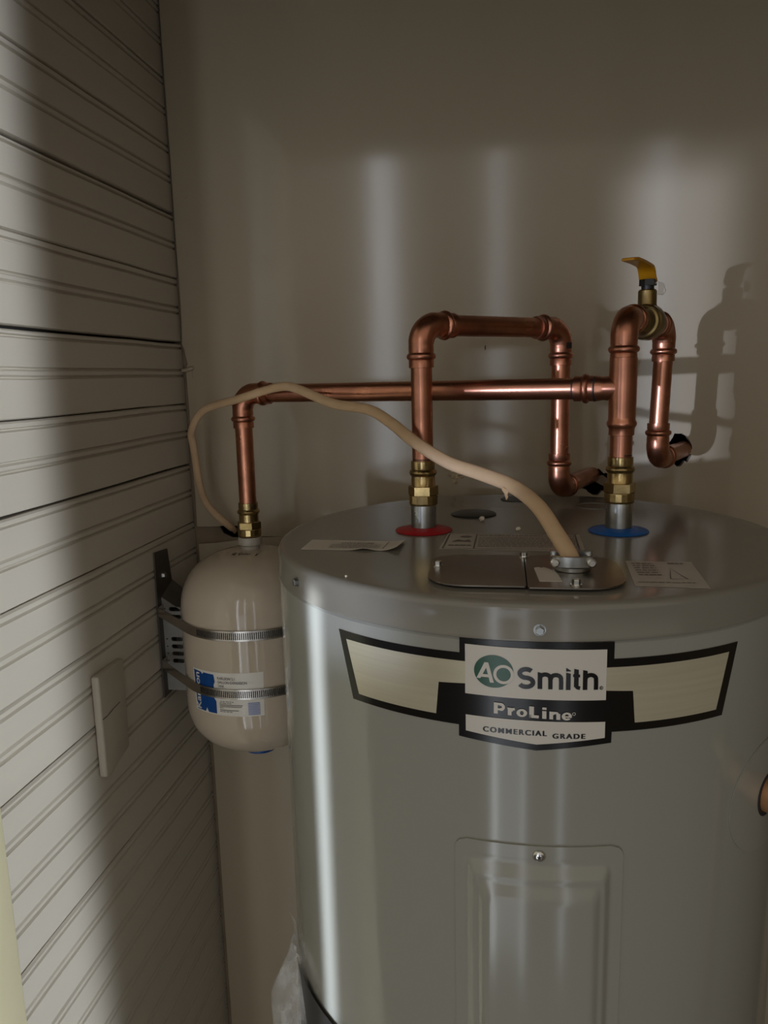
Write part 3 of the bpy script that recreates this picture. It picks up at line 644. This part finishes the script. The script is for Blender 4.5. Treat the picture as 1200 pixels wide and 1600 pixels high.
def strap(zc, label):
    t = thing('strap_clamp', (EX[0], EX[1], zc-0.0065), label, 'strap clamp', 'steel strap clamps round the cream tank')
    rs = RE+0.0011
    pts = [(EX[0]+rs*math.cos(2*PI*i/120), EX[1]+rs*math.sin(2*PI*i/120)) for i in range(120)]+[(-0.4585, 0.929), (-0.4585, 0.988)]
    pts = sorted(set(pts)); 
    def half(P):
        h = []
        for p in P:
            while len(h) >= 2 and (h[-1][0]-h[-2][0])*(p[1]-h[-2][1])-(h[-1][1]-h[-2][1])*(p[0]-h[-2][0]) <= 0: h.pop()
            h.append(p)
        return h
    a = half(pts); b_ = half(pts[::-1]); hull = a[:-1]+b_[:-1]
    hw_ = 0.0064; b = MB(); n = len(hull)
    dens = []
    for i in range(n):
        p, q_ = Vector(hull[i]), Vector(hull[(i+1) % n]); k = max(1, int((q_-p).length/0.006))
        for j in range(k): dens.append(p+(q_-p)*j/k)
    n = len(dens); cen = Vector((EX[0]-0.02, EX[1]))
    for p in dens:
        o_ = (p-cen).normalized()*0.0010
        for w_, z in ((p, zc-hw_), (p+o_, zc-hw_), (p+o_, zc+hw_), (p, zc+hw_)): b.v.append((w_.x, w_.y, z))
    for i in range(n):
        for j in range(4): a_ = i*4+j; c_ = i*4+(j+1) % 4; d_i = ((i+1) % n)*4; b.f.append((a_, c_, d_i+(j+1) % 4, d_i+j))
    b.build('band', 'stainless', t, smooth=40)
    sl_ = MB()
    s_ = -0.047
    while s_ < 0.13:
        a = s_/rs
        for da in (0,):
            P = []
            for ds, z in ((-0.0006, zc-0.0042), (0.0006, zc-0.0042), (0.0006, zc+0.0042), (-0.0006, zc+0.0042)):
                aa = (s_+ds)/rs; P.append((EX[0]+(rs+0.0013)*math.sin(aa), EX[1]-(rs+0.0013)*math.cos(aa), z))
            sl_.add(P, [(0, 1, 2, 3)])
        s_ += 0.0025
    sl_.build('band_slots', 'slot', t, smooth=0)['kind'] = 'stuff'
    MB().box(EX[0]+0.060, EX[0]+0.078, EX[1]+0.068, EX[1]+0.082, zc-0.008, zc+0.008).build('screw_housing', 'stainless', t, smooth=0, bevel=0.002)
strap(-0.3068, 'upper steel band clamp round the cream tank, above the label')
strap(-0.3818, 'lower steel band clamp crossing the blue and white label')

# ------------------------------------------------------------------ cable and its connector
raw = [(-0.405, 1.10, -0.228), (-0.398, 1.058, -0.216), (-0.4250, 1.03, -0.169), (-0.423, 1.0, -0.0915), (-0.4175, 0.985, -0.066), (-0.387, 0.96, -0.0385), (-0.3165, 0.905, -0.0228), (-0.288, 0.90, -0.015), (-0.256, 0.885, -0.0095),
       (-0.236, 0.885, -0.0145), (-0.192, 0.86, -0.030), (-0.146, 0.83, -0.0362), (-0.117, 0.80, -0.049), (-0.0865, 0.765, -0.0675), (-0.0525, 0.745, -0.0855), (-0.021, 0.725, -0.094), (0.0092, 0.70, -0.1025), (0.0305, 0.67, -0.1155), (0.046, 0.645, -0.136), (0.0560, 0.632, -0.152), (0.0575, 0.629, -0.1605)]
def crom(P, n=8):
    P = [Vector(p) for p in P]; out = []
    for i in range(len(P)-1):
        a, b, c_, d = P[max(0, i-1)], P[i], P[i+1], P[min(len(P)-1, i+2)]
        for k in range(n):
            t = k/n; out.append(0.5*((2*b)+(c_-a)*t+(2*a-5*b+4*c_-d)*t*t+(3*b-a-3*c_+d)*t**3))
    return out+[P[-1]]
cp = crom(raw); nC = len(cp)
cab = MB().tube(cp, [0.0052+0.0022*min(1, max(0, (i/nC-0.2)/0.7)) for i in range(nC)], 20, up=(0.15, -1, 0.3), flat=1.0)
k = 0
b = MB()
cw_ = []
for i, p in enumerate(cp):
    t = i/nC; cw_.append(0.0052+0.0024*max(0, (t-0.35)/0.65))
b.tube(cp, [0.62*r for r in cw_], 20, up=(0.1, -1, 0.25), flat=1/0.62)
cable = b.build('electrical_cable', 'cable'); tag(cable, 'tan flat electrical cable arching from back wall to heater top', 'cable')
torn = Vector((0.0045, 0.7005, -0.1075))
MB().add([tuple(torn+Vector(p)*0.62+Vector((-0.001,0,0.0035))) for p in ((-0.006, -0.004, 0.002), (0.004, -0.005, -0.004), (0.002, -0.007, -0.009), (-0.001, -0.006, -0.014), (-0.003, -0.006, -0.007), (-0.006, -0.0055, -0.003), (0.003, -0.0045, -0.014), (0.0005, -0.005, -0.018))],
         [(0, 1, 2, 4, 5), (4, 2, 6, 3), (3, 6, 7)]).build('torn_sheath', 'cable', cable, smooth=0)
cn = thing('cable_connector', (0.0573, 0.629, zp), 'zinc two-screw cable connector gripping the tan cable on the plate', 'connector')
cx, cy = 0.0573, 0.629
MB().lathe([(0.0150, zp+0.0006), (0.0155, zp+0.0012), (0.0155, zp+0.0042), (0.0135, zp+0.0050), (0.0108, zp+0.0050)], (cx, cy), 32).build('connector_ring', 'zinc', cn)
v, f = fill2d([rrect(cx-0.0175, cx+0.0175, cy-0.0135, cy-0.0085, 0.002), ], 0.0085)
MB().add([(x, y-0.0012+0.004*((x-cx)/0.0175)**2, zp+0.0092+t) for x, y, t in slice2d(v, f, 0.003)[0]], slice2d(v, f, 0.003)[1]).build('clamp_bar', 'zinc', cn, smooth=40)
v, f = fill2d([rrect(cx-0.0175, cx+0.0175, cy+0.0085, cy+0.0135, 0.002)], 0.0085)
MB().add([(x, y, zp+0.0092+t) for x, y, t in v], f).build('clamp_bar', 'zinc', cn, smooth=40)
for sx in (-1, 1):
    x = cx+sx*0.0145
    MB().tube([(x, cy+0.012, zp+0.0092), (x, cy-0.0135, zp+0.0092)], 0.002, 12).tube([(x, cy-0.0125, zp+0.0092), (x, cy-0.0152, zp+0.0092), (x, cy-0.0162, zp+0.0092)], [0.0037, 0.0037, 0.0026], 18).build('clamp_screw', 'chrome', cn)
g = fill2d([[(0.0265, 0.6290), (0.0300, 0.6320), (0.0325, 0.6290), (0.0345, 0.6325), (0.0385, 0.6270), (0.0410, 0.6225), (0.0425, 0.6285), (0.0430, 0.6180), (0.0450, 0.6080), (0.0465, 0.5880), (0.0290, 0.5880)]], 0.0004)
tag(MB().add([(x, y, zp+0.0008+t) for x, y, t in g[0]], g[1]).build('paper_scrap', 'paper', smooth=0),
    'torn scrap of white sticker on the steel cover plate', 'paper scrap')

# ------------------------------------------------------------------ small things
def crumb(x, y, z, r, label, m='crumb', grp='white crumbs on the heater top'):
    bm = bmesh.new(); bmesh.ops.create_icosphere(bm, subdivisions=2, radius=r)
    for v in bm.verts: v.co *= random.uniform(0.75, 1.15); v.co.z = v.co.z*0.8
    lo_ = min(v.co.z for v in bm.verts)
    bm.verts.index_update(); b = MB().add([(v.co.x+x, v.co.y+y, v.co.z-lo_+z) for v in bm.verts], [tuple(v.index for v in f.verts) for f in bm.faces]); bm.free()
    tag(b.build('crumb', m, smooth=60), label, 'crumb', grp)
crumb(-0.0225, 0.8500, ZT, 0.0036, 'larger white crumb just in front of the black cap')
crumb(0.0170, 0.8000, ZT, 0.0029, 'round white crumb behind the lettered label, near the cable')
crumb(-0.1287, 0.6030, ZT, 0.0014, 'tiny pale crumb in front of the white paper label')
b = MB()
for i in range(14):
    a = random.uniform(0, 2*PI); rr = random.uniform(0.001, 0.0100); r0 = random.uniform(0.0018, 0.0036)
    c_ = V3(-0.0654+rr*math.cos(a)*1.2, WY-0.002, -0.1415+rr*math.sin(a)); vs = []
    for j in range(7):
        t = 2*PI*j/7; vs.append((c_.x+r0*random.uniform(0.6, 1.2)*math.cos(t), WY+0.0002, c_.z+r0*random.uniform(0.6, 1.2)*math.sin(t)))
    vs.append((c_.x, WY-random.uniform(0.004, 0.010), c_.z)); b.add(vs, [(j, (j+1) % 7, 7) for j in range(7)])
b.tube([(-0.0654, WY+0.001, -0.133), (-0.0650, WY-0.004, -0.122), (-0.0655, WY-0.004, -0.118)], [0.0006, 0.0004, 0.0002], 6)
tag(b.build('plaster_burr', 'plaster', smooth=30), 'ragged plaster burr on the back wall below the cable', 'plaster')
b = MB().tube([(-0.4640, WY-0.001, 0.0145), (-0.4555, WY-0.0015, 0.0155), (-0.4490, WY-0.0018, 0.0175), (-0.4465, WY-0.0005, 0.0180)], [0.0026, 0.0030, 0.0030, 0.0022], 12)
b.tube([(-0.4485, WY-0.0012, 0.0145), (-0.4487, WY-0.0006, 0.0085), (-0.4479, WY-0.0006, 0.0035)], [0.0006, 0.0005, 0.0003], 6)
tag(b.build('paint_drip', 'wall', smooth=40), 'short painted drip at the corner between boards and back wall', 'drip')
# painted batten on the boarded wall
b = MB()
out = [(0.7560, -0.3295), (0.8220, -0.3310), (0.8175, -0.4450), (0.7880, -0.4480), (0.7640, -0.4560), (0.7550, -0.4520)]
v, f = fill2d([out], 0.010)
b.add([(WX+0.0062+t-(0.003 if y > 0.80 else 0), y, z) for y, z, t in v], f)
bt = b.build('wooden_batten', 'wood', smooth=40, bevel=0.0028, bseg=3); tag(bt, 'short painted wooden batten fixed over the boards, left of bracket', 'batten')
bt_crack = stroke([(0.757, -0.381), (0.768, -0.3815), (0.782, -0.379), (0.798, -0.3775)], 0.0010)
MB().add([(WX+0.0114, y, z) for y, z, t in bt_crack[0]], bt_crack[1]).build('crack', 'dark', bt, smooth=0)

# ------------------------------------------------------------------ document pouch taped to the heater
dp = thing('document_pouch', (on_jacket(-0.26, -0.95)[0].x, on_jacket(-0.26, -0.95)[0].y, -0.95), 'clear plastic pouch holding a dark booklet, low on the heater side', 'pouch')
def patch(fn, nu=24, nv=24):
    b = MB()
    for j in range(nv+1):
        for i in range(nu+1): b.v.append(fn(i/nu, j/nv))
    for j in range(nv):
        for i in range(nu): a = j*(nu+1)+i; b.f.append((a, a+1, a+nu+2, a+nu+1))
    return b
def frontfilm(u, v):
    z = -0.603-v*0.30
    sl_, sr = -0.330-0.02*v, -0.285+0.14*min(1, v*1.15)**0.8
    s_ = sl_+(sr-sl_)*u
    h = 0.002+0.040*math.sin(PI*min(1, u*1.02))**0.8*min(1, 0.12+v*5.5)*(1-0.55*u)
    h += 0.0016*math.sin(17*u+9*v)*math.sin(PI*u)
    return tuple(on_jacket(s_, z, max(0.001, h))[0])
def backfilm(u, v):
    z = -0.598-v*0.305; sl_, sr = -0.335-0.02*v, -0.280+0.15*min(1, v*1.15)**0.8
    return tuple(on_jacket(sl_+(sr-sl_)*u, z, 0.0012)[0])
patch(backfilm).build('back_film', 'film', dp, smooth=60)
patch(frontfilm).build('front_film', 'film', dp, smooth=60)
def bookf(d):
    def fn(u, v):
        z = -0.607-v*0.28; sl_, sr = -0.287, -0.180+0.02*v
        s_ = sl_+(sr-sl_)*u; return tuple(on_jacket(s_, z, d+0.006*math.sin(PI*u)*min(1, v*2))[0])
    return fn
patch(bookf(0.0040)).build('booklet', 'booklet', dp, smooth=60)
patch(lambda u, v: tuple(on_jacket(-0.2900+0.0035*u, -0.605-v*0.27, 0.0052+0.004*min(1, v*2))[0]), 4, 14).build('booklet_page', 'paper', dp, smooth=60)
patch(lambda u, v: tuple(on_jacket(-0.338+0.030*u-0.004*v*(1-2*u), -0.578-v*0.034, 0.0016+0.010*(1-u)*(1-v))[0]), 8, 8).build('tape_strip', 'film', dp, smooth=60)
